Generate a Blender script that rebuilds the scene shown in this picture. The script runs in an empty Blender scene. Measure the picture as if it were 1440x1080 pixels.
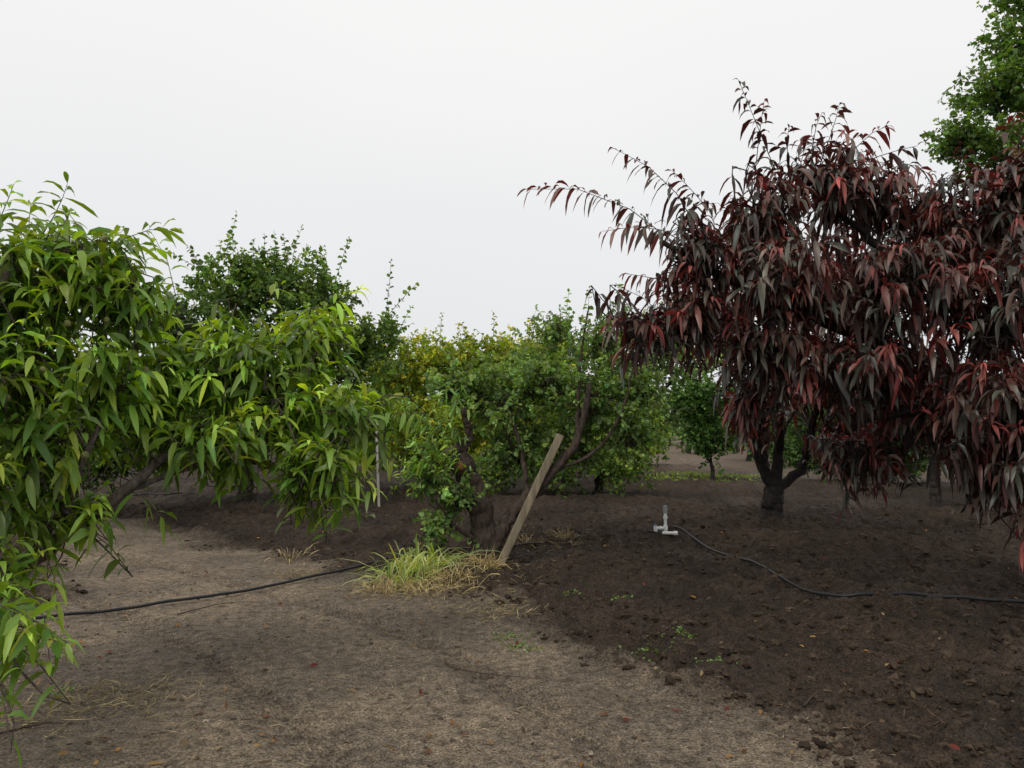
import bpy, math, numpy as np
from mathutils import Vector
rng=np.random.default_rng(7)
F=1120.0; CH=1.5; PITCH=math.atan(60/F)
cp,sp=math.cos(PITCH),math.sin(PITCH)
def ray(px,py):
    a=(px-720)/F; b=-(py-540)/F
    return np.array([a, cp-b*sp, sp+b*cp])
def P(px,py,d):
    r=ray(px,py); return np.array([0,0,CH])+r*(d/r[1])
def G(px,py):
    r=ray(px,py); return np.array([0,0,CH])+r*(CH/-r[2])
def nrm(v): return v/np.maximum(np.linalg.norm(v,axis=-1,keepdims=True),1e-9)
# ---------- noise
def _h(ix,iy,s):
    n=(ix.astype(np.int64)*374761393+iy.astype(np.int64)*668265263+s*1442695041)&0xffffffff
    n=((n^(n>>13))*1274126177)&0xffffffff
    return ((n^(n>>16))&0xffff)/65535.0
def vn(x,y,s=0):
    ix=np.floor(x);iy=np.floor(y);fx=x-ix;fy=y-iy
    fx=fx*fx*(3-2*fx);fy=fy*fy*(3-2*fy)
    a=_h(ix,iy,s);b=_h(ix+1,iy,s);c=_h(ix,iy+1,s);d=_h(ix+1,iy+1,s)
    return (a*(1-fx)+b*fx)*(1-fy)+(c*(1-fx)+d*fx)*fy
def fbm(x,y,o=4,s=0):
    v=0;a=.5
    for i in range(o):
        v=v+a*(vn(x*2**i+17*i,y*2**i-9*i,s+i)-.5)*2;a*=.5
    return v
# ---------- terrain functions
poly_px=[(-500,1300),(-500,1000),(60,860),(60,790),(60,735),(150,728),(250,742),(330,775),(480,800),(600,822),(690,850),(760,905),(860,945),(1000,985),(1130,1040),(1300,1300)]
poly=np.array([G(*p)[:2] for p in poly_px])
def polysd(x,y):
    inside=np.zeros(x.shape,bool); d=np.full(x.shape,1e9)
    n=len(poly)
    for i in range(n):
        ax,ay=poly[i];bx,by=poly[(i+1)%n]
        ex,ey=bx-ax,by-ay
        t=np.clip(((x-ax)*ex+(y-ay)*ey)/(ex*ex+ey*ey),0,1)
        d=np.minimum(d,np.hypot(x-ax-t*ex,y-ay-t*ey))
        c=((ay>y)!=(by>y))
        xi=ax+(y-ay)*ex/(ey if abs(ey)>1e-9 else 1e-9)
        inside^=(c&(x<xi))
    return np.where(inside,-d,d)
def tilled(x,y):
    sd=polysd(x,y)+0.6*fbm(x*1.3,y*1.3,6,3)
    return np.clip(sd/0.5+0.5,0,1)
# tyre tracks follow the path from the lower right up to the left
track=[np.array([G(*p)[:2] for p in t]) for t in ([(930,1120),(760,990),(600,900),(430,845),(250,800),(90,765)],[(560,1150),(420,1020),(300,930),(190,870),(90,830),(0,805)])]
def trackd(x,y):
    d=np.full(x.shape,1e9)
    for tr in track:
        for a,b in zip(tr[:-1],tr[1:]):
            e=b-a;t=np.clip(((x-a[0])*e[0]+(y-a[1])*e[1])/(e@e),0,1);d=np.minimum(d,np.hypot(x-a[0]-t*e[0],y-a[1]-t*e[1]))
    return d
def height(x,y,m=None):
    x=np.asarray(x,float);y=np.asarray(y,float)
    if m is None: m=tilled(x,y)
    fall=np.clip((60-np.hypot(x,y))/30,0,1)
    cl=np.abs(fbm(x*3.1,y*3.1,5,11)); c2=fbm(x*11,y*11,3,23)
    t=0.035+0.06*fbm(x*.8,y*.8,2,5)+0.15*(cl-.2)+0.065*c2
    rid=0.10*np.sin((y+0.06*x+0.5*fbm(x*.3,y*.3,2,9))*2*math.pi/1.7)*np.clip((y-8.5)/2,0,1)
    p=0.02*fbm(x*.7,y*.7,3,31)+0.010*fbm(x*9,y*9,3,41)
    dd=trackd(x,y)+.04*fbm(x*2,y*2,2,77)
    p=p-0.026*np.exp(-(dd/.12)**2)*(1+.5*np.sin((y-.6*x)*2*math.pi/.10))+.012*np.exp(-((dd-.2)/.06)**2)
    return fall*(m*(t+rid)+(1-m)*p)
def gz(p): return float(height(np.array([p[0]]),np.array([p[1]]))[0])
# ---------- mesh accumulation
class Acc:
    def __init__(s): s.v=[];s.l=[];s.c=[];s.col=[];s.n=0
    def add(s,v,l,c,col):
        s.v.append(v);s.l.append(l+s.n);s.c.append(c)
        col=np.asarray(col,float)
        if col.ndim==1: col=np.tile(col,(len(v),1))
        s.col.append(col);s.n+=len(v)
    def build(s,name,mat,parent=None,smooth=True,origin=(0,0,0)):
        v=np.concatenate(s.v)-np.array(origin);l=np.concatenate(s.l).astype(np.int32);c=np.concatenate(s.c).astype(np.int32);col=np.concatenate(s.col)
        me=bpy.data.meshes.new(name)
        me.vertices.add(len(v));me.vertices.foreach_set('co',v.astype(np.float32).ravel())
        me.loops.add(len(l));me.loops.foreach_set('vertex_index',l)
        me.polygons.add(len(c));st=np.concatenate([[0],np.cumsum(c)[:-1]]).astype(np.int32)
        me.polygons.foreach_set('loop_start',st)
        me.polygons.foreach_set('use_smooth',np.full(len(c),smooth))
        me.update(calc_edges=True)
        a=me.attributes.new('Col','FLOAT_COLOR','POINT')
        a.data.foreach_set('color',np.concatenate([col[:,:3],np.ones((len(col),1))],1).astype(np.float32).ravel())
        me.materials.append(mat)
        o=bpy.data.objects.new(name,me);bpy.context.collection.objects.link(o)
        if parent: o.parent=parent
        else: o.location=origin
        return o
def empty(name,loc):
    e=bpy.data.objects.new(name,None);e.location=loc;e.empty_display_size=.3
    bpy.context.collection.objects.link(e);return e
LT=np.array([0,1,2, 0,2,3, 1,4,5,2, 2,5,6,3, 4,7,8,5, 5,8,9,6, 7,10,8, 8,10,9]);LC=np.array([3,3,4,4,4,4,3,3])
def perp(d,r):
    s=np.cross(d,r);return nrm(s)
def long_leaves(acc,B,D,L,W,droop,col,fold=.3):
    N=len(B);D=nrm(D)
    up=np.tile([0,0,1.],(N,1))+rng.normal(0,.4,(N,3))
    S=perp(D,up)
    ts=[0,.22,.5,.78,1];ws=[0,.75,1,.66,0]
    V=np.zeros((N,11,3));k=0
    tw=rng.normal(0,.6,N);sb=rng.normal(0,.13,N)
    for t,w in zip(ts,ws):
        c=B+L[:,None]*(D*t*(1-.3*droop[:,None]*t)+np.array([0,0,-1.])*(droop*t*t)[:,None]+S*(sb*t*t)[:,None])
        T=nrm(D+np.array([0,0,-1.])*(2*droop*t)[:,None]);Nn=nrm(np.cross(S,T));
        S2=nrm(S+Nn*(tw*t)[:,None])
        N2=np.cross(S2,T)
        if w==0: V[:,k]=c;k+=1
        else:
            o=(W*w*.5)[:,None]
            wv=rng.normal(0,.15,(N,1))*o
            V[:,k]=c-S2*o+N2*o*fold+N2*wv;V[:,k+1]=c;V[:,k+2]=c+S2*o+N2*o*fold-N2*wv;k+=3
    l=(LT[None,:]+11*np.arange(N)[:,None]).ravel()
    acc.add(V.reshape(-1,3),l,np.tile(LC,N),np.repeat(col,11,0))
def round_leaves(acc,B,D,L,W,droop,col):
    N=len(B);D=nrm(D+np.array([0,0,-1.])*droop[:,None])
    S=perp(D,np.tile([0,0,1.],(N,1))+rng.normal(0,.8,(N,3)));Nn=np.cross(S,D)
    L=L[:,None];W=W[:,None]
    V=np.zeros((N,6,3))
    V[:,0]=B;V[:,1]=B+D*L*.3-S*W*.5+Nn*W*.14;V[:,2]=B+D*L*.72-S*W*.38+Nn*W*.1
    V[:,3]=B+D*L-Nn*L*.15;V[:,4]=B+D*L*.72+S*W*.38+Nn*W*.1;V[:,5]=B+D*L*.3+S*W*.5+Nn*W*.14
    l=(np.array([0,3,2,1,0,5,4,3])[None,:]+6*np.arange(N)[:,None]).ravel()
    acc.add(V.reshape(-1,3),l,np.full(2*N,4),np.repeat(col,6,0))
def tubes(acc,pts,rad,m,col,bark=0):
    N,K,_=pts.shape
    T=nrm(np.gradient(pts,axis=1))
    ref=np.where(np.abs(T[:,:1,2:3])>.8,np.array([1.,0,0]),np.array([0,0,1.]))
    U=nrm(np.cross(T,np.broadcast_to(ref,T.shape)));Vv=np.cross(T,U)
    a=np.arange(m)*2*math.pi/m
    r=np.repeat(rad[:,:,None],m,2)
    if bark: r=r*(1+bark*rng.normal(0,1,r.shape)+bark*1.5*np.sin(a*3+rng.uniform(0,6))[None,None,:])
    V=pts[:,:,None,:]+r[...,None]*(U[:,:,None,:]*np.cos(a)[None,None,:,None]+Vv[:,:,None,:]*np.sin(a)[None,None,:,None])
    i=np.arange(K-1)[:,None]*m;j=np.arange(m)[None,:];j2=(j+1)%m
    q=np.stack([i+j,i+j2,i+m+j2,i+m+j],-1).reshape(-1)
    cap=np.arange(m)+(K-1)*m
    l=(np.concatenate([q,cap])[None,:]+K*m*np.arange(N)[:,None]).ravel()
    cc=np.tile(np.concatenate([np.full((K-1)*m,4),[m]]),N)
    acc.add(V.reshape(-1,3),l,cc,col)
def spline(pts,K):
    pts=np.array(pts,float);n=len(pts)
    if n==2: return pts[0]+(pts[1]-pts[0])*np.linspace(0,1,K)[:,None]
    e=np.vstack([2*pts[0]-pts[1],pts,2*pts[-1]-pts[-2]])
    out=[]
    for u in np.linspace(0,n-1-1e-6,K):
        i=int(u);t=u-i;p0,p1,p2,p3=e[i:i+4]
        out.append(.5*((2*p1)+(-p0+p2)*t+(2*p0-5*p1+4*p2-p3)*t*t+(-p0+3*p1-3*p2+p3)*t**3))
    return np.array(out)
def limb(acc,pts,r0,r1,col,m=9,K=26,wob=.12,bark=.06,flare=0):
    p=spline(pts,K);t=np.linspace(0,1,K);r=r0*(1-t)+r1*t
    p[1:]+=rng.normal(0,1,(K-1,3))*np.minimum(r[1:,None],.04)*wob
    r=r*(1+.06*np.sin(t*17+rng.uniform(0,6)))
    if flare: r=r*(1+flare*np.exp(-t*14))
    tubes(acc,p[None],r[None],m,col,bark)
# ---------- materials
def mat(name): 
    m=bpy.data.materials.new(name);m.use_nodes=True;nt=m.node_tree;nt.nodes.clear();return m,nt
def N(nt,t,**k):
    n=nt.nodes.new(t)
    for a,b in k.items():
        if a in n.inputs: n.inputs[a].default_value=b
        else: setattr(n,a,b)
    return n
def leafmat(name,rough=.42,trans=.3,back=(1.5,1.5,1.7),spec=.5,tcol=(1.3,1.5,.5)):
    m,nt=mat(name);L=nt.links.new
    at=N(nt,'ShaderNodeAttribute',attribute_name='Col');geo=N(nt,'ShaderNodeNewGeometry')
    b=N(nt,'ShaderNodeVectorMath',operation='MULTIPLY');L(at.outputs['Color'],b.inputs[0]);b.inputs[1].default_value=back
    mx=N(nt,'ShaderNodeMix',data_type='VECTOR');L(geo.outputs['Backfacing'],mx.inputs[0]);L(at.outputs['Color'],mx.inputs[4]);L(b.outputs[0],mx.inputs[5])
    p=N(nt,'ShaderNodeBsdfPrincipled',Roughness=rough);p.inputs['Specular IOR Level'].default_value=spec
    L(mx.outputs[1],p.inputs['Base Color'])
    tr=N(nt,'ShaderNodeBsdfTranslucent');t2=N(nt,'ShaderNodeVectorMath',operation='MULTIPLY');L(at.outputs['Color'],t2.inputs[0]);t2.inputs[1].default_value=tcol
    L(t2.outputs[0],tr.inputs['Color'])
    ms=N(nt,'ShaderNodeMixShader',Fac=trans);L(p.outputs[0],ms.inputs[1]);L(tr.outputs[0],ms.inputs[2])
    o=N(nt,'ShaderNodeOutputMaterial');L(ms.outputs[0],o.inputs[0]);return m
def roughmat(name,scale=30,rough=.9,bump=.5,lo=.55,hi=1.5,bs=1.0,stretch=(1,1,1),spec=.3):
    m,nt=mat(name);L=nt.links.new
    at=N(nt,'ShaderNodeAttribute',attribute_name='Col')
    tc=N(nt,'ShaderNodeTexCoord');mp=N(nt,'ShaderNodeMapping');mp.inputs['Scale'].default_value=stretch
    L(tc.outputs['Object'],mp.inputs[0])
    tx=N(nt,'ShaderNodeTexNoise',Scale=float(scale),Detail=4.0,Roughness=.65);L(mp.outputs[0],tx.inputs['Vector'])
    mr=N(nt,'ShaderNodeMapRange');mr.inputs[1].default_value=.3;mr.inputs[2].default_value=.7;mr.inputs[3].default_value=lo;mr.inputs[4].default_value=hi;L(tx.outputs['Fac'],mr.inputs[0])
    v=N(nt,'ShaderNodeVectorMath',operation='SCALE');L(at.outputs['Color'],v.inputs[0]);L(mr.outputs[0],v.inputs['Scale'])
    p=N(nt,'ShaderNodeBsdfPrincipled',Roughness=rough);p.inputs['Specular IOR Level'].default_value=spec
    L(v.outputs[0],p.inputs['Base Color'])
    bp=N(nt,'ShaderNodeBump',Strength=bump,Distance=.02*bs);L(tx.outputs['Fac'],bp.inputs['Height']);L(bp.outputs[0],p.inputs['Normal'])
    o=N(nt,'ShaderNodeOutputMaterial');L(p.outputs[0],o.inputs[0]);return m
M_bark=roughmat('bark',28,.9,1.0,.4,1.9,1.6,(1,1,.35))
M_peach=leafmat('peach_leaf',.36,.42,(1.2,1.15,1.5),.5,(1.8,1.6,.35))
M_red=leafmat('purple_leaf',.38,.2,(1.3,1.8,1.5),.5,(2.8,.9,.6))
M_green=leafmat('green_leaf',.5,.35,(1.3,1.25,1.5),.35,(1.6,1.6,.5))
M_soil=roughmat('soil_clod',40,.9,.8,.6,1.5,spec=.15)
M_dry=leafmat('dry_litter',.8,.15,(1,1,1),.2,(1,1,1))
M_wood=roughmat('weathered_wood',18,.85,.6,.55,1.35,.4,(1,1,.08))
M_plastic=roughmat('plastic',60,.45,.05,.85,1.1)
# ---------- tree builder
def colmix(a,b,t): return a*(1-t[:,None])+b*t[:,None]
def add_shoots(fol,wood,tips,dirs,lens,nl,kind,leafL,leafW,cold,coly,woodcol,arch=.06,droop=(.3,.9),ypow=2.,rw=.004,hang=.35,colvar=.25,ang=(70,35)):
    S=len(tips);dirs=nrm(dirs)
    base=tips-dirs*lens[:,None]
    ss=np.linspace(0,1,4)
    bend=nrm(rng.normal(0,1,(S,3)))*.07*lens[:,None]
    def pt(s):
        return base+dirs*(lens*s)[:,None]+(np.array([0,0,1.])*(arch*lens)[:,None]+bend)*(4*s*(1-s))[:,None]
    pts=np.stack([pt(np.full(S,s)) for s in ss],1)
    tubes(wood,pts,np.tile(np.linspace(rw,rw*.4,4),(S,1)),3,woodcol)
    u=nrm(np.cross(dirs,rng.normal(0,1,(S,3))));v=np.cross(dirs,u)
    shv=np.exp(rng.normal(0,colvar,S));ph=rng.uniform(0,6.28,S);yb=rng.uniform(0,1,S)**1.2
    for i in range(nl):
        s=.08+.92*(i+rng.uniform(-.4,.4,S))/(nl-1);s=np.clip(s,.03,1)
        a=np.radians(ang[0]+(ang[1]-ang[0])*s**2+rng.normal(0,14,S));f=ph+i*2.4+rng.normal(0,.3,S)
        D=dirs*np.cos(a)[:,None]+(u*np.cos(f)[:,None]+v*np.sin(f)[:,None])*np.sin(a)[:,None]
        D=D+np.array([0,0,-1.])*hang
        sc=(.7+.55*rng.random(S))*(1-.45*np.clip((s-.75)/.25,0,1))
        y=np.clip(s**ypow*yb*1.4+rng.normal(0,.08,S),0,1)
        c=colmix(np.tile(cold,(S,1)),np.tile(coly,(S,1)),y)*(shv*np.exp(rng.normal(0,.2,S)))[:,None]
        c[:,0]*=np.exp(rng.normal(0,.12,S))
        keep=rng.random(S)<.93
        B=pt(s)[keep]
        ar=(B,D[keep],(leafL*sc)[keep],(leafW*sc*rng.uniform(.8,1.15,S))[keep],rng.uniform(droop[0],droop[1],S)[keep],c[keep])
        (long_leaves if kind=='long' else round_leaves)(fol,*ar)
    return base
def tree(name,base,trunk,limbs,blobs,kind,leafL,leafW,cold,coly,barkcol,shl,nl,mat_leaf,fork=None,extra=(),r_limb=.05,up=.45,autolimb=True,rin=.45,dens=1.,**kw):
    base=np.array([base[0],base[1],gz(base)])
    e=empty(name,base)
    fol=Acc();wood=Acc();bc=np.array(barkcol);cold=np.array(cold);coly=np.array(coly)
    for pts,r0,r1,fl in limbs: limb(wood,pts,r0,r1,bc,12,30,.25,.06,fl)
    for bl in blobs:
        c,R,n=bl[:3];R=np.array(R);c=np.array(c);n=int(n*dens)
        st=fork if len(bl)<4 else bl[3]
        if autolimb and st is not None:
            st=np.array(st);mid=st*.5+c*.5+np.array([0,0,-.12*np.linalg.norm(c-st)]);mid+=rng.normal(0,.1,3)
            limb(wood,[st,mid,c-R*[0,0,.2]],r_limb,r_limb*.3,bc,7,16,.3,.05)
        n3=nrm(rng.normal(0,1,(n,3)));r=(rin+(1-rin)*rng.random(n)**.7)
        r=r*rng.choice([.85,1,1,1.15,1.3],n)
        tips=c+R*n3*r[:,None]
        dirs=nrm(n3*np.array(R)/R.max()+np.array([0,0,up])+rng.normal(0,.35,(n,3)))
        lens=rng.uniform(shl[0],shl[1],n)
        b=add_shoots(fol,wood,tips,dirs,lens,nl,kind,leafL,leafW,cold,coly,bc*1.1,**kw)
        K=7
        nodes=c+R*nrm(rng.normal(0,1,(K,3)))*.4-R*[0,0,.15]
        c0=c-R*[0,0,.2]
        t=np.linspace(0,1,6)
        pts=c0+(nodes[:,None]-c0)*t[None,:,None]+rng.normal(0,.02,(K,6,3))*(t*(1-t)*4)[None,:,None]
        tubes(wood,pts,np.tile(np.linspace(r_limb*.3,r_limb*.18,6),(K,1)),5,bc)
        if base[1]<13:
            di=np.linalg.norm(b[:,None]-nodes[None],axis=2).argmin(1);s0=nodes[di]
            t=np.linspace(0,1,4);sag=rng.normal(0,.06,(n,3))
            pts=s0[:,None]+(b-s0)[:,None]*t[None,:,None]+sag[:,None]*(4*t*(1-t))[None,:,None]
            rw=kw.get('rw',.004)
            tubes(wood,pts,np.tile(np.linspace(rw*1.7,rw,4),(n,1)),3,bc)
    for (p0,p1,nn) in extra:
        p0=np.array(p0);p1=np.array(p1);L=np.linalg.norm(p1-p0)
        k2=dict(kw);k2['arch']=.08
        add_shoots(fol,wood,p1[None],(p1-p0)[None],np.array([L]),nn,kind,leafL,leafW,cold,coly,bc,**k2)
    wood.build('branches',M_bark,e,True,base);fol.build('foliage',mat_leaf,e,True,base)
    return e
def B(px,py,d,rx,ry,rd,n,*a): 
    return (P(px,py,d),(rx*d/F,rd,ry*d/F),n,*a)
import bmesh
bm=bmesh.new();bmesh.ops.create_icosphere(bm,subdivisions=2,radius=1)
iv=np.array([v.co[:] for v in bm.verts]);iF=np.array([[v.index for v in f.verts] for f in bm.faces]);bm.free()
# ---------- green peach tree (foreground left)
bp=P(-130,830,5.0);tb=np.array([bp[0],bp[1],0.])
fk=P(-60,840,4.9)
ep=tree('peach_tree',tb,None,[
 ([tb+[0,0,-.1],tb+[.03,0,.25],fk],.11,.085,.4),
 ([fk,P(10,812,4.6),P(80,765,4.5),P(180,690,4.5),P(235,638,4.7),P(330,590,5.1),P(410,520,5.1)],.05,.015,0),
 ([P(180,690,4.5),P(260,660,4.7),P(340,640,4.9),P(440,625,4.9)],.018,.008,0),
 ([fk,P(-20,700,4.6),P(20,600,4.4),P(60,480,4.3),P(110,380,4.3)],.05,.014,0),
 ([fk,P(-60,700,4.2),P(-40,500,4.0),P(10,380,4.0)],.05,.014,0),
 ([P(10,812,4.6),P(80,730,4.4),P(120,640,4.3),P(170,540,4.5),P(210,450,4.6)],.022,.009,0)],
 [B(20,375,4.2,105,80,.6,46),B(115,350,4.4,70,50,.5,32),B(180,400,4.5,55,50,.5,20),B(20,500,4.2,120,90,.7,44),B(150,530,4.6,105,70,.6,34),
  B(250,510,4.9,90,45,.5,30),B(340,490,5.1,90,42,.5,34),B(440,465,5.2,58,44,.4,28),B(400,545,5.1,95,45,.5,38),B(490,570,5.1,40,40,.4,18),
  B(330,600,4.9,85,42,.5,36),B(450,640,4.9,80,38,.4,34),B(220,590,4.8,75,40,.5,20),B(60,610,4.3,115,60,.5,30),B(-30,700,4.0,75,80,.5,24),
  B(5,790,3.9,35,60,.4,8),B(-10,880,3.4,30,50,.25,8),B(-60,450,4.2,100,180,.8,45),B(100,700,4.4,70,35,.3,10)],
 'long',.165,.038,(.12,.215,.028),(.36,.53,.06),(.085,.068,.056),(.28,.55),18,M_peach,autolimb=False,
 extra=[(P(250,480,4.8),P(215,330,4.7),16),(P(120,370,4.4),P(250,325,4.4),20),(P(60,330,4.2),P(95,258,4.2),14),(P(-10,330,4.1),P(20,258,4.1),14),(P(420,640,4.9),P(530,690,4.8),22),(P(430,580,5),P(528,590,4.9),18),
   (P(430,450,5.2),P(508,405,5.2),16),(P(180,690,4.5),P(240,748,4.5),9),(P(20,820,3.8),P(70,930,3.5),14),(P(-20,830,3.6),P(40,890,3.3),14),(P(40,750,4.2),P(80,860,4.0),12),(P(230,650,4.6),P(300,640,4.6),12),(P(-10,850,3.4),P(95,905,3.3),14),(P(350,470,5.1),P(395,400,5.1),14),(P(400,640,4.9),P(440,700,4.8),14)],
 droop=(.2,.75),hang=.12)
A=Acc()
for (x,y,d) in [(147,336,4.15),(22,428,4.05),(120,640,4.1),(205,520,4.4),(60,520,4.0),(310,520,4.8),(395,480,5.0),(95,455,4.1),(330,640,4.7),(150,450,4.3),(420,575,4.8),(10,560,4.0)]:
    r=rng.uniform(.014,.019);A.add(iv*[r,r,r*1.15]+P(x,y,d-.05),iF.ravel(),np.full(len(iF),3),np.array([.2,.2,.08])*rng.uniform(.8,1.1))
A.build('fruits',M_soil,ep,True,tuple(ep.location))
# ---------- purple-leaf peach trees
bR=G(1086,742);fR=P(1088,690,bR[1])
ba=(.028,.023,.021)
d0=bR[1]
CO=(.050,.039,.035);CY=(.19,.03,.03)
tree('purple_leaf_peach_tree',bR,None,[
 ([bR-[0,0,.1],P(1085,715,d0),fR],.17,.14,.4),
 ([fR,P(1068,650,d0),P(1060,600,d0-.3),P(1040,520,d0-.6),P(1010,430,d0-1)],.085,.04,0),
 ([fR,P(1095,640,d0),P(1098,590,d0-.2),P(1100,500,d0-.4),P(1110,380,d0-.6)],.085,.04,0),
 ([fR,P(1125,660,d0),P(1138,620,d0-.2),P(1150,560,d0-.4),P(1180,420,d0-.8)],.075,.04,0),
 ([fR,P(1078,660,d0+.4),P(1075,600,d0+.5),P(1070,480,d0+1)],.07,.03,0)],
 [B(1010,430,10.5,80,60,1,50),B(1110,400,11,110,90,1.2,70),B(1200,420,10.5,100,100,1.2,74),B(1090,520,11,70,50,.9,66),B(1180,535,11,80,55,.9,66),B(1270,540,11,80,75,1,74),B(1055,580,11,40,34,.5,30),B(1195,605,11.5,55,38,.6,42)],
 'long',.19,.048,CO,CY,ba,(.35,.7),18,M_red,autolimb=False,droop=(.4,1.1),hang=.12,up=.2,rw=.006)
b2=P(1530,700,7.6);b2[2]=0;f2=b2+[-.25,0,.9]
tree('purple_leaf_peach_tree',b2,None,[
 ([b2-[0,0,.1],b2+[-.05,0,.4],f2],.17,.14,.4),
 ([f2,P(1400,560,7.4),P(1280,500,7.1),P(1150,450,6.9),P(1020,390,6.8),P(930,340,6.8)],.085,.02,0),
 ([f2,P(1430,520,7.4),P(1330,420,7.2),P(1230,340,7.1),P(1130,260,7.0)],.085,.02,0),
 ([f2,P(1470,480,7.2),P(1420,380,7),P(1380,280,6.8)],.08,.02,0),
 ([f2,P(1380,610,7),P(1280,580,6.8),P(1190,600,7)],.05,.015,0)],
 [B(985,350,6.8,62,52,.5,32),B(1070,290,7,68,80,.6,46),B(1170,245,7,75,60,.6,44),B(1240,275,7.2,65,55,.6,36),B(1390,295,6.6,70,70,.6,44),B(1440,255,6.4,60,65,.5,36),B(1320,290,6.9,40,50,.4,20),
  B(1100,380,6.7,120,75,.7,68),B(1250,390,6.6,120,90,.8,74),B(1410,420,6.2,100,100,.8,74),B(965,430,7,75,50,.5,42),B(1080,475,6.9,90,50,.6,48),B(1210,500,6.8,110,60,.7,60),
  B(1390,545,6.3,100,80,.8,72),B(1470,620,6,75,85,.7,48),B(1290,580,7,80,50,.7,44),B(1190,630,7.3,34,45,.4,18),B(1400,650,6.4,65,38,.5,26),B(1330,345,6.9,70,75,.6,42),B(895,455,7.2,38,28,.3,14),B(1040,560,7.2,30,28,.3,10),B(1235,640,7.2,40,28,.4,12)],
 'long',.185,.044,CO,CY,ba,(.35,.65),17,M_red,autolimb=False,droop=(.4,1.1),hang=.08,up=.4,rw=.0055,
 extra=[(P(960,350,6.8),P(738,266,6.6),50),(P(980,320,6.8),P(862,208,6.7),34),(P(960,340,6.7),P(850,325,6.5),24),(P(1090,240,7),P(1038,112,7),32),(P(1060,260,7),P(1075,140,7),20),(P(1150,240,7),P(1180,148,7),22),(P(1140,240,7),P(1155,160,7),16),
   (P(1180,240,7),P(1250,176,7),18),(P(1110,240,7),P(1110,178,7),14),(P(1210,230,7),P(1290,205,7),14),(P(1360,260,6.6),P(1350,205,6.6),14),(P(1400,240,6.6),P(1430,160,6.5),18),(P(1000,300,7),P(945,240,6.9),18),(P(940,450,7),P(850,460,7),16),(P(960,400,7),P(880,385,6.9),16),(P(940,480,7),P(865,500,6.9),14),
   (P(1190,620,7.3),P(1190,722,7.2),18),(P(1240,600,7.1),P(1222,690,7.1),14),(P(1400,640,6.4),P(1385,715,6.3),12),(P(1440,650,6.2),P(1440,775,6),20),(P(1060,540,7.2),P(1050,625,7.2),12)])
# ---------- central old tree (apricot, regrowing)
bC=G(684,792);dC=bC[1];bk=(.05,.036,.028)
tree('pruned_apricot_tree',bC,None,[
 ([bC-[0,0,.1],P(682,750,dC),P(672,705,dC),P(655,665,dC),P(636,630,dC)],.15,.12,.4),
 ([P(690,775,dC),P(712,735,dC),P(742,700,dC),P(780,660,dC),P(812,620,dC),P(830,540,dC)],.09,.03,0),
 ([P(645,645,dC),P(660,610,dC),P(652,578,dC)],.055,.035,0),
 ([P(812,620,dC),P(815,520,dC+.2),P(828,430,dC+.3)],.028,.008,0),
 ([P(780,660,dC),P(830,640,dC),P(870,590,dC),P(890,520,dC)],.025,.01,0),
 ([P(680,770,dC),P(640,740,dC-.1),P(610,700,dC-.2)],.022,.008,0),
 ([P(742,695,dC),P(730,620,dC+.2),P(700,540,dC+.4)],.035,.01,0)],
 [B(700,555,dC+.5,75,60,.6,95),B(760,530,dC+.6,80,60,.6,95),B(830,555,dC+.4,65,65,.6,84),B(885,600,dC+.4,45,60,.5,60),B(720,620,dC+.5,70,50,.5,80),B(810,620,dC+.7,75,50,.5,80),
  B(640,690,dC-.1,45,35,.3,34),B(618,735,dC-.1,40,22,.25,26),B(600,670,dC-.1,28,28,.25,16),B(845,475,dC+.4,55,45,.4,36),B(640,540,dC+.6,55,45,.5,50),B(780,465,dC+.6,35,35,.4,20),B(900,540,dC+.5,35,35,.4,26)],
 'round',.066,.055,(.12,.21,.055),(.26,.37,.09),bk,(.25,.5),16,M_green,autolimb=False,droop=(.1,.8),hang=.1,rw=.004,
 extra=[(P(828,500,dC),P(830,402,dC),22),(P(800,500,dC),P(800,408,dC),20),(P(850,470,dC),P(872,400,dC),18),(P(770,480,dC),P(752,430,dC),12),(P(880,480,dC),P(905,440,dC),12)])
fol=Acc();wd=Acc();n_=54
tp=np.array([P(592+rng.uniform(-38,45),600+rng.uniform(-35,65),dC-.15+rng.uniform(-.2,.25)) for i in range(n_)])
add_shoots(fol,wd,tp,np.array([-.5,-.1,.3])+rng.normal(0,.3,(n_,3)),rng.uniform(.25,.5,n_),15,'long',.115,.028,np.array([.15,.28,.05]),np.array([.32,.48,.09]),np.array(bk),hang=.2,droop=(.1,.6))
for o in bpy.data.objects:
    if o.name=='pruned_apricot_tree':
        fol.build('sucker_leaves',M_peach,o,True,tuple(o.location));wd.build('sucker_twigs',M_bark,o,True,tuple(o.location))
        A=Acc();s1=P(636,632,dC);ax=nrm(P(636,628,dC)-P(655,665,dC))
        tubes(A,np.stack([s1-ax*.02,s1+ax*.03])[None],np.array([[.118,.1]]),12,np.array([.2,.16,.12]),.06)
        q0=P(648,655,dC)-[.0,.115,0];tubes(A,np.stack([q0,q0-np.array([.02,.03,0])])[None],np.array([[.05,.04]]),10,np.array([.2,.09,.035]),.08)
        A.build('pruning_cuts',M_wood,o,True,tuple(o.location))
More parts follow.
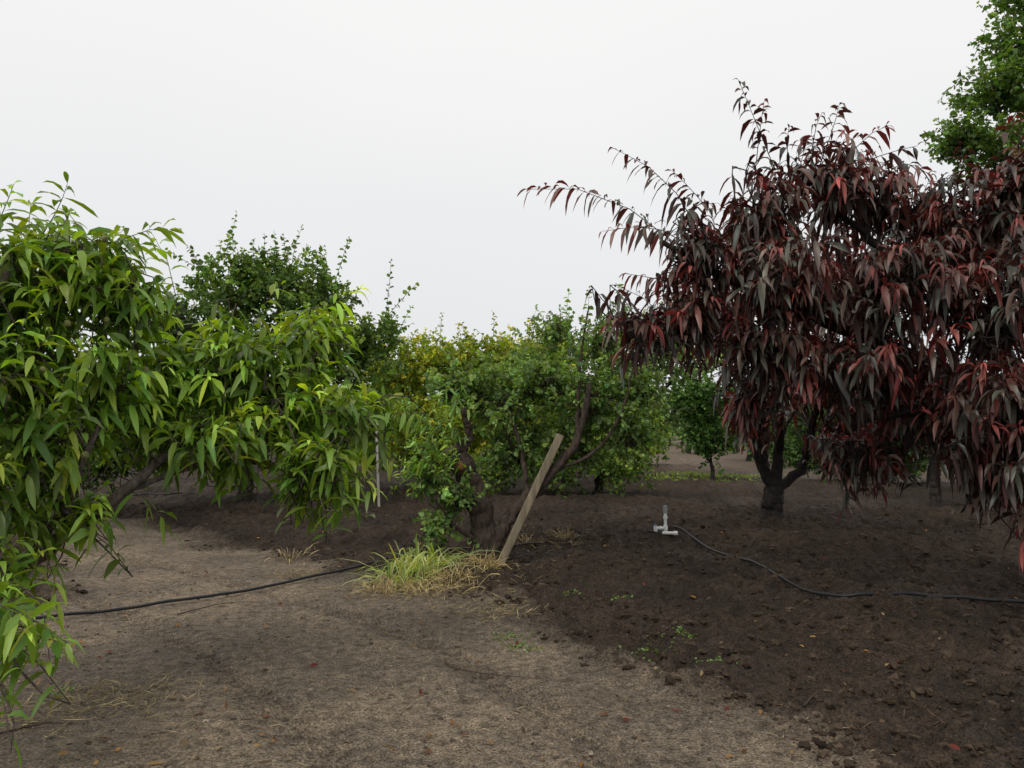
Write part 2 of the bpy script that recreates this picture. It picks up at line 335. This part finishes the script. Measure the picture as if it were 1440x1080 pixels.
# ---------- mid-ground round leaf trees
def midtree(name,px,d,blobs,cold,coly,r=.12,hfork=.9,leaf=.085,nl=14,shl=(.35,.75),mat=M_green,bark=(.035,.028,.024),extra=(),**k):
    p=P(px,600,d);b=np.array([p[0],d,0]);f=b+[0,0,hfork]
    return tree(name,b,None,[([b-[0,0,.1],b+[.03,0,hfork*.5],f],r,r*.8,.4)],blobs,'round',leaf,leaf*.85,cold,coly,bark,shl,nl,mat,fork=f,r_limb=r*.5,droop=(.1,.8),hang=.05,rw=.007,extra=extra,**k)
midtree('apricot_tree',345,15,[B(330,400,15,75,65,1.2,160),B(400,400,15,80,55,1.2,160),B(450,430,15,60,70,1.1,130),B(300,470,15,90,70,1.2,130),B(420,500,15,110,70,1.3,170),B(520,480,15.5,55,50,1,120),B(330,590,15,120,55,1.2,160),B(500,570,15.5,80,60,1,160),B(250,600,14,80,50,1,100),B(500,625,15.2,60,30,1,80)],
  (.085,.16,.03),(.22,.32,.055),.15,leaf=.1,extra=[(P(335,400,15),P(333,298,15),24),(P(345,400,15),P(322,330,15),16),(P(365,400,15),P(372,330,15),16),(P(410,380,15),P(425,318,15),16),(P(390,380,15),P(385,325,15),14),(P(470,400,15),P(490,335,15),20),(P(540,450,15),P(587,398,15),22),(P(540,460,15),P(550,364,15),24),(P(290,400,15),P(262,345,15),18),(P(560,470,15),P(580,430,15),14)])
midtree('plum_tree',600,19,[B(560,515,19,70,45,1.3,220),B(640,510,19,80,45,1.3,240),B(720,505,19,80,40,1.3,240),B(580,590,18.5,80,45,1.3,210),B(670,590,19,90,50,1.3,200),B(760,580,19,90,60,1.3,200),B(620,632,18.5,100,25,1,150)],
  (.2,.29,.03),(.52,.46,.05),.15,leaf=.105,extra=[(P(620,500,19),P(622,440,19),20),(P(690,500,19),P(693,438,19),20),(P(740,490,19),P(745,450,19),14),(P(655,490,19),P(650,455,19),14)])
midtree('apricot_tree',840,17,[B(830,600,17,70,45,1.2,180),B(860,645,16.5,60,28,1,130),B(780,645,16.5,55,28,1,120),B(760,510,17.5,50,45,1.2,110),B(905,600,17,35,50,1,100),B(700,650,16.5,50,22,.9,70)],
  (.10,.18,.032),(.26,.33,.045),.1,leaf=.095)
midtree('apricot_tree',880,23,[B(820,520,23,70,60,1.5,180),B(900,490,23,70,55,1.5,190),B(880,570,23,90,50,1.5,180),B(960,505,23,80,60,1.5,220),B(780,475,23,50,40,1.2,90),B(1020,480,24,50,40,1,90)],
  (.14,.22,.08),(.26,.34,.12),.15,leaf=.115,extra=[(P(880,440,23),P(868,400,23),16)])
midtree('citrus_tree',1000,21.5,[B(990,560,21.5,58,42,.9,270),B(1000,612,21.5,44,30,.8,150)],(.06,.13,.025),(.1,.2,.035),.06,.5,.1)
midtree('citrus_tree',1240,20,[B(1220,590,20,60,50,1,170),B(1150,590,21,50,45,1,150),B(1300,600,20,60,60,1.2,160),B(1140,628,21,60,32,.8,130),B(1250,635,20,80,34,.8,150)],(.055,.115,.028),(.1,.18,.033),.08,.5,.1)
midtree('citrus_tree',1380,18,[B(1360,610,18,60,40,1,140),B(1430,610,18,60,45,1,130)],(.05,.1,.025),(.09,.16,.03),.08,.5,.1)
midtree('apricot_tree',1312,14.6,[B(1330,555,14.6,90,55,1.2,160),B(1420,610,14,80,55,1.2,140),B(1260,590,15,70,35,1,80)],(.045,.09,.025),(.09,.16,.03),.1,1.0,.085)
midtree('pear_tree',1560,13,[B(1440,50,13,50,45,1,110),B(1400,120,13,50,40,.9,100),B(1470,130,13,60,80,1.1,110),B(1350,190,13,40,38,.7,80),B(1420,210,13,70,55,.9,120),B(1450,-20,13,50,40,1,80),B(1550,200,13,100,200,1.5,110)],
  (.085,.16,.035),(.2,.31,.06),.2,1.6,.09,extra=[(P(1390,150,13),P(1325,145,13),18),(P(1420,40,13),P(1375,5,13),16),(P(1400,110,13),P(1360,95,13),14),(P(1350,200,13),P(1298,212,13),14)])
midtree('plum_tree',100,12,[B(60,570,12,120,60,1.2,140),B(180,580,12,100,60,1.2,140),B(240,450,13.5,50,50,1,90),B(0,480,12,110,80,1.2,90),B(120,640,12,120,30,1,110)],(.06,.12,.026),(.13,.22,.035),.12,.8)
# distant rows: one object
fol=Acc();wd=Acc()
def dist(px,d,R,cz,n,cc):
    c=P(px,560,d);c[2]=cz;n3=nrm(rng.normal(0,1,(n,3)));tips=c+R*n3*(.5+.5*rng.random((n,1)))
    add_shoots(fol,wd,tips,n3+np.array([0,0,.4]),rng.uniform(.4,1.0,n)*R[0]/2,12,'round',.09*R[0],.075*R[0],cc,cc*1.8,np.array([.03,.025,.02]),hang=.05,rw=.01)
    b=np.array([c[0],c[1],0.]);limb(wd,[b,b+[.1,0,.7],c],.13,.06,np.array([.03,.025,.02]))
for px in list(range(-450,1900,80))+[430,520,600,700,780,860,900,1060,1110,1150,1200,1260]:
    if 935<px<1010: continue
    R=np.array([2.0,1.8,1.6])*rng.uniform(.9,1.2);cz=rng.uniform(1.7,2.3)
    if 1000<px<1300 or 880<px<935: R*=.8;cz=1.5
    dist(px+rng.uniform(-20,20),rng.uniform(27,40),R,cz,130,np.array([.085,.15,.04])*rng.uniform(.7,1.5))
for px in range(850,1110,18):
    dist(px,rng.uniform(62,78),np.array([3.0,2.5,2.4])*rng.uniform(.8,1.2),2.6,80,np.array([.1,.16,.06])*rng.uniform(.8,1.4))
for k in range(22):
    px=rng.uniform(900,1090);dist(px,rng.uniform(42,55),np.array([1.3,1.2,1.0])*rng.uniform(.8,1.2),1.1,34,np.array([.09,.16,.045]))
e=empty('distant_orchard_trees',(0,35,0));wd.build('trunks',M_bark,e,True,(0,35,0));fol.build('foliage',M_green,e,True,(0,35,0))
# ---------- ground sheet
def axis(lo,hi,step,far,g=1.12):
    a=list(np.arange(lo,hi,step));s=step;x=a[-1]
    while x<far: s*=g;x+=s;a.append(x)
    s=step;x=a[0];pre=[]
    while x>-far: s*=g;x-=s;pre.append(x)
    return np.array(pre[::-1]+a)
xs=axis(-8,8,.028,900);ys=axis(1.8,14,.028,900)
X,Y=np.meshgrid(xs,ys);m=tilled(X,Y);Z=height(X,Y,m)
nx,ny=len(xs),len(ys)
V=np.stack([X.ravel(),Y.ravel(),Z.ravel()],1)
i=np.arange(ny-1)[:,None]*nx;j=np.arange(nx-1)[None,:]
q=np.stack([i+j,i+j+1,i+nx+j+1,i+nx+j],-1).reshape(-1)
pale=(np.clip((Y-17)/14,0,1)*np.clip((X-2)/4,0.05,.85)).ravel()
gl=G(0,1040)
damp=np.clip(1.2-np.hypot((X-gl[0])/1.1,(Y-gl[1])/1.5)+.8*fbm(X*1.7,Y*1.7,5,61),0,1)
patch=np.clip(fbm(X*.9,Y*1.1,6,91)*2.2-.1,0,1)
g_w=G(640,935);wet=np.clip(1.2-np.hypot((X-g_w[0])/.4,(Y-g_w[1])/.22)+.9*fbm(X*3,Y*3,4,71),0,1)
trk=np.exp(-(trackd(X,Y)/.14)**2)*(.6+.8*fbm(X*2,Y*2,3,15))
col=np.stack([m.ravel(),pale,np.clip(damp*.45+wet*.7+patch*.35+trk*.45,0,1).ravel()],1)
g=Acc();g.add(V,q,np.full(len(q)//4,4),col)
Mg,nt=mat('orchard_soil');L=nt.links.new
at=N(nt,'ShaderNodeAttribute',attribute_name='Col');sx=N(nt,'ShaderNodeSeparateColor');L(at.outputs['Color'],sx.inputs[0])
tc=N(nt,'ShaderNodeTexCoord')
def noise(sc,det=8.,ro=.6):
    n=N(nt,'ShaderNodeTexNoise',Scale=sc,Detail=det,Roughness=ro);L(tc.outputs['Object'],n.inputs['Vector']);return n
n1=noise(.9,3.);n2=noise(13.,5.,.72);n3_=noise(80.,2.,.7)
def ramp(src,stops):
    r=N(nt,'ShaderNodeValToRGB');L(src,r.inputs[0])
    while len(r.color_ramp.elements)<len(stops): r.color_ramp.elements.new(.5)
    for e_,(p,c) in zip(r.color_ramp.elements,stops): e_.position=p;e_.color=(*c,1)
    return r
path1=ramp(n1.outputs['Fac'],[(.32,(.135,.108,.08)),(.5,(.185,.147,.106)),(.66,(.245,.192,.132))])
pm=ramp(n2.outputs['Fac'],[(.3,(.34,.32,.3)),(.5,(.92,.92,.92)),(.72,(1.55,1.5,1.45))])
pg=ramp(n3_.outputs['Fac'],[(.33,(.35,.35,.35)),(.5,(.95,.95,.95)),(.68,(1.8,1.8,1.8))])
def mul(a,b):
    k=N(nt,'ShaderNodeMix',data_type='RGBA',blend_type='MULTIPLY');k.inputs[0].default_value=1;L(a,k.inputs[6]);L(b,k.inputs[7]);return k.outputs[2]
dk=ramp(sx.outputs[2],[(0,(1,1,1)),(1,(.45,.42,.39))])
pc=mul(path1.outputs[0],dk.outputs[0])
t1=ramp(n1.outputs['Fac'],[(.35,(.028,.0195,.0135)),(.65,(.054,.037,.025))])
pal=N(nt,'ShaderNodeMix',data_type='RGBA');L(sx.outputs[1],pal.inputs[0]);L(t1.outputs[0],pal.inputs[6]);pal.inputs[7].default_value=(.17,.125,.092,1)
mx=N(nt,'ShaderNodeMix',data_type='RGBA');L(sx.outputs[0],mx.inputs[0]);L(pc,mx.inputs[6]);L(pal.outputs[2],mx.inputs[7])
fin=mul(mul(mx.outputs[2],pm.outputs[0]),pg.outputs[0])
p=N(nt,'ShaderNodeBsdfPrincipled');L(fin,p.inputs['Base Color']);p.inputs['Specular IOR Level'].default_value=.25
rr=ramp(sx.outputs[2],[(0,(.9,.9,.9)),(.9,(.4,.4,.4))]);L(rr.outputs[0],p.inputs['Roughness'])
b1=N(nt,'ShaderNodeBump',Strength=.9,Distance=.05);L(n2.outputs['Fac'],b1.inputs['Height'])
b2_=N(nt,'ShaderNodeBump',Strength=.6,Distance=.01);L(n3_.outputs['Fac'],b2_.inputs['Height']);L(b1.outputs[0],b2_.inputs['Normal']);L(b2_.outputs[0],p.inputs['Normal'])
o=N(nt,'ShaderNodeOutputMaterial');L(p.outputs[0],o.inputs[0])
g.build('ground',Mg,None,True)
# ---------- clods
def scatter_lumps(name,N_,region,size,col,cv=.3,mat=M_soil,flat=.7,jit=.22,pw=5):
    xy=region(N_);n=len(xy);z=height(xy[:,0],xy[:,1])
    s=size[0]+(size[1]-size[0])*rng.random(n)**pw
    sc=s[:,None]*rng.uniform(.6,1.25,(n,3));sc[:,2]*=flat
    V=iv[None]*(1+rng.normal(0,jit,(n,len(iv),1)))*sc[:,None]
    V=V+np.stack([xy[:,0],xy[:,1],z+s*.05],1)[:,None]
    l=(iF.reshape(1,-1)+len(iv)*np.arange(n)[:,None]).ravel()
    c=np.array(col)*np.exp(rng.normal(0,cv,(n,1)));a=Acc()
    a.add(V.reshape(-1,3),l,np.full(n*len(iF),3),np.repeat(c,len(iv),0));a.build(name,mat,None,False)
def reg(mmin,mmax,dmax=15,dmin=2.2):
    def f(n):
        y=dmin*(dmax/dmin)**rng.random(n*3);x=(rng.random(n*3)*2-1)*(y*.75+.3)
        m=tilled(x,y);k=(m>=mmin)&(m<=mmax);return np.stack([x[k],y[k]],1)[:n]
    return f
scatter_lumps('soil_clods',13000,reg(.3,1),(.005,.038),(.045,.032,.022),.35,pw=4)
scatter_lumps('pebbles',4200,reg(0,.6,9),(.003,.015),(.12,.10,.078),.5)
# ---------- litter
def scatter_leaf(name,n,region,L,W,cols,mat=M_dry,kind='long',tilt=.25):
    xy=region(n);n=len(xy);z=height(xy[:,0],xy[:,1])+.012
    a=rng.uniform(0,6.28,n);D=np.stack([np.cos(a),np.sin(a),rng.normal(.1,tilt,n)],1)
    c=np.array(cols)[rng.integers(0,len(cols),n)]*np.exp(rng.normal(0,.25,(n,1)))
    A=Acc();(long_leaves if kind=='long' else round_leaves)(A,np.stack([xy[:,0],xy[:,1],z],1),D,L*rng.uniform(.5,1.4,n),W*rng.uniform(.6,1.3,n),rng.uniform(0,.15,n),c);A.build(name,mat)
scatter_leaf('fallen_leaves',620,reg(0,1,12),.06,.02,[(.25,.12,.03),(.12,.05,.02),(.3,.18,.07),(.14,.03,.02),(.1,.07,.04),(.22,.16,.08)])
scatter_leaf('straw_litter',2600,reg(0,.9,10),.06,.004,[(.34,.27,.16),(.22,.17,.1),(.08,.06,.04)])
def near(cs,s):
    cs=[(G(a,b)[:2],w) for a,b,w in cs]
    def f(n):
        k=rng.integers(0,len(cs),n);c=np.array([cs[i][0] for i in k]);w=np.array([cs[i][1] for i in k])
        return c+rng.normal(0,1,(n,2))*w[:,None]*np.array([1,.8])
    return f
scatter_leaf('dry_grass_thatch',2400,near([(590,830,.35),(660,825,.3),(680,800,.25),(170,980,.22),(700,860,.2),(780,765,.3),(420,810,.15),(60,1000,.25)],1),.1,.005,[(.36,.29,.15),(.26,.2,.11)],tilt=.3)
# grass
def blades(name,cs,n,h,w,cols,lean,mat,dr=(.2,.75)):
    A=Acc();k=rng.integers(0,len(cs),n);c=np.array([G(a,b)[:2] for a,b,_ in cs])[k];s=np.array([q_[2] for q_ in cs])[k]
    xy=c+rng.normal(0,1,(n,2))*s[:,None];a=rng.uniform(0,6.28,n)
    out=(xy-c)/np.maximum(s[:,None],.01)
    D=np.stack([np.cos(a)*lean+out[:,0]*.35,np.sin(a)*lean+out[:,1]*.35,np.ones(n)*.9],1)
    z=height(xy[:,0],xy[:,1]);cc=np.array(cols)[rng.integers(0,len(cols),n)]*np.exp(rng.normal(0,.2,(n,1)))
    long_leaves(A,np.stack([xy[:,0],xy[:,1],z],1),D,h*rng.uniform(.4,1.3,n),w*rng.uniform(.7,1.2,n),rng.uniform(dr[0],dr[1],n),cc)
    return A.build(name,mat)
blades('grass_clump',[(590,812,.08),(612,803,.08),(565,820,.09)],260,.66,.018,[(.32,.4,.12),(.44,.47,.18),(.2,.3,.08)],.6,M_peach,(.3,.85))
blades('dry_grass_clump',[(545,832,.12),(600,834,.18),(640,820,.12),(683,800,.06)],620,.3,.008,[(.5,.4,.18),(.42,.32,.15)],.8,M_dry)
blades('dry_grass_clump',[(683,797,.05),(795,765,.05),(740,768,.05),(655,800,.04),(410,790,.08)],190,.32,.009,[(.42,.33,.17),(.34,.25,.13)],.3,M_dry)
blades('weeds',[(920,920,.07),(890,925,.06),(715,895,.07),(735,910,.05),(805,845,.05),(640,760,.05),(230,740,.05),(90,975,.05),(870,850,.04),(1010,935,.05),(960,890,.04)],360,.05,.018,[(.12,.22,.045),(.16,.26,.06)],.8,M_peach)
blades('weed_strip',[(960,676,.5),(1000,676,.5),(1040,675,.5),(930,678,.4)],1000,.18,.035,[(.2,.32,.06),(.26,.37,.07)],.6,M_peach)
# ---------- twigs on ground
A=Acc()
for pts in [[(625,925),(640,940),(700,948),(760,958)],[(250,868),(310,852),(365,848)],[(1130,995),(1145,985),(1150,980)],[(1300,1010),(1340,1030)],[(0,1035),(60,1020),(110,1022)]]:
    w=[G(*a) for a in pts]
    for k in w: k[2]=gz(k)+.012
    limb(A,w,.006,.002,np.array([.07,.045,.035]),5,12,.3)
for k in range(130):
    xy=reg(0,1,9)(1)[0];a=rng.uniform(0,6.28);l=rng.uniform(.04,.2);w=np.array([[xy[0],xy[1],0],[xy[0]+l*.5*math.cos(a),xy[1]+l*.5*math.sin(a),0],[xy[0]+l*math.cos(a+.2),xy[1]+l*math.sin(a+.2),0]])
    for q_ in w: q_[2]=gz(q_)+.01
    limb(A,w,.003,.0015,np.array([.1,.07,.05]),4,5,.3)
A.build('fallen_twigs',M_bark)
# ---------- hoses
def hose(name,pts,r=.013):
    w=[G(*a) for a in pts];s=spline(w,160)
    hz=height(s[:,0],s[:,1]);kk=np.ones(15)/15;hz=np.convolve(np.pad(hz,7,mode='edge'),kk,'valid')
    s[:,2]=hz+r*1.2+.02;A=Acc();tubes(A,s[None],np.full((1,160),r),8,np.array([.018,.018,.02]));A.build(name,M_plastic)
hose('irrigation_hose',[(-120,885),(0,880),(120,868),(230,852),(330,838),(430,818),(530,799),(620,783),(700,772),(760,768)])
hose('irrigation_hose',[(905,753),(925,758),(940,758),(980,768),(1050,795),(1110,826),(1180,844),(1290,848),(1440,857),(1600,860)],.015)
hose('irrigation_hose',[(150,705),(230,707),(310,700),(380,699)],.016)
# ---------- PVC riser
r0=G(936,764);zz=gz(r0);r0[2]=zz;e=empty('irrigation_riser',r0)
def part(name,segs,col):
    A=Acc()
    for a,b,r in segs: tubes(A,spline([np.array(a),np.array(b)],3)[None],np.full((1,3),r),14,np.array(col));
    A.build(name,M_plastic,e,False)
Wc=(.72,.73,.72);Gc=(.3,.32,.34)
part('riser_pipe',[((0,0,-.05),(0,0,.27),.019),((0,0,.05),(0,0,.11),.03),((0,0,.2),(0,0,.235),.027)],Wc)
part('riser_cap',[((0,0,.27),(0,0,.37),.024),((0,0,.3),(0,0,.33),.03)],Gc)
part('side_arm',[((-.13,-.02,.08),(0,0,.08),.018),((-.13,-.02,.04),(-.13,-.02,.11),.024),((-.08,-.01,.08),(-.05,-.005,.08),.025)],Wc)
part('base_coupling',[((-.06,-.1,.03),(.12,-.12,.03),.02),((.08,-.115,.03),(.13,-.12,.03),.027)],Wc)
part('valve_handle',[((-.13,-.06,.125),(-.13,.04,.125),.008),((-.13,-.02,.1),(-.13,-.02,.125),.01)],(.08,.2,.5))
part('hose_tail',[((-.13,-.02,.03),(-.24,-.06,.05),.013)],(.015,.015,.015))
# ---------- leaning post & stake
def post(name,a,b,w,t,col):
    a=np.array(a);b=np.array(b);A=Acc();K=12
    d=nrm(b-a);s=nrm(np.cross(d,[0,1,0]));u=np.cross(s,d);V=[]
    prof=[(-1,-.8),(-.8,-1),(.8,-1),(1,-.8),(1,.8),(.8,1),(-.8,1),(-1,.8)]
    for k in range(K):
        c=a+(b-a)*k/(K-1)
        for x,y in prof:
            v=c+s*x*w/2*(1+rng.normal(0,.015))+u*y*t/2*(1+rng.normal(0,.02))
            if k==K-1: v=v+d*rng.normal(0,.01)
            V.append(v)
    mm=8;i=np.arange(K-1)[:,None]*mm;j=np.arange(mm)[None,:];j2=(j+1)%mm
    q=np.stack([i+j,i+j2,i+mm+j2,i+mm+j],-1).reshape(-1)
    A.add(np.array(V),np.concatenate([q,np.arange(mm)+(K-1)*mm]),np.concatenate([np.full((K-1)*mm,4),[mm]]),np.array(col));return A.build(name,M_wood,None,False)
a=G(696,796);a[2]-=.1;post('leaning_wooden_post',a,P(788,612,a[1]+.15),.085,.06,(.22,.18,.125))
a=P(534,648,14.);a[2]=0;post('wooden_stake',a,P(529,596,14.),.04,.035,(.4,.38,.34))
# ---------- world, sun, camera
w=bpy.data.worlds.new('World');bpy.context.scene.world=w;w.use_nodes=True;nt=w.node_tree;nt.nodes.clear();L=nt.links.new
EL,AZ=math.radians(52),math.radians(212)
sky=N(nt,'ShaderNodeTexSky',sky_type='NISHITA');sky.sun_disc=False;sky.sun_elevation=EL;sky.sun_rotation=AZ
tc=N(nt,'ShaderNodeTexCoord');sep=N(nt,'ShaderNodeSeparateXYZ');L(tc.outputs['Generated'],sep.inputs[0])
nz=N(nt,'ShaderNodeTexNoise',Scale=1.6,Detail=2.0);L(tc.outputs['Generated'],nz.inputs['Vector'])
ad=N(nt,'ShaderNodeMath',operation='MULTIPLY_ADD');L(nz.outputs['Fac'],ad.inputs[0]);ad.inputs[1].default_value=.35;L(sep.outputs[2],ad.inputs[2])
r=N(nt,'ShaderNodeValToRGB');L(ad.outputs[0],r.inputs[0])
r.color_ramp.elements[0].position=.18;r.color_ramp.elements[0].color=(.80,.815,.83,1);r.color_ramp.elements[1].position=.7;r.color_ramp.elements[1].color=(1.0,.99,.98,1)
sc=N(nt,'ShaderNodeVectorMath',operation='SCALE');L(r.outputs[0],sc.inputs[0]);sc.inputs['Scale'].default_value=9.7
mx=N(nt,'ShaderNodeMix',data_type='RGBA');mx.inputs[0].default_value=.95;L(sky.outputs[0],mx.inputs[6]);L(sc.outputs[0],mx.inputs[7])
bg=N(nt,'ShaderNodeBackground',Strength=.1);L(mx.outputs[2],bg.inputs[0]);o=N(nt,'ShaderNodeOutputWorld');L(bg.outputs[0],o.inputs[0])
sd=bpy.data.lights.new('sun','SUN');sd.energy=1.2;sd.angle=math.radians(30);sd.color=(1,.95,.86)
so=bpy.data.objects.new('sun',sd);bpy.context.collection.objects.link(so)
dv=Vector((math.sin(AZ)*math.cos(EL),math.cos(AZ)*math.cos(EL),math.sin(EL)));so.rotation_euler=dv.to_track_quat('Z','Y').to_euler();so.location=dv*30
cd=bpy.data.cameras.new('camera');cd.lens=28;cd.sensor_width=36;cd.clip_start=.05;cd.clip_end=3000
co=bpy.data.objects.new('camera',cd);co.location=(0,0,CH);co.rotation_euler=(math.pi/2+PITCH,0,0);bpy.context.collection.objects.link(co);bpy.context.scene.camera=co
s=bpy.context.scene;s.view_settings.view_transform='Standard';s.view_settings.look='None';s.view_settings.exposure=0
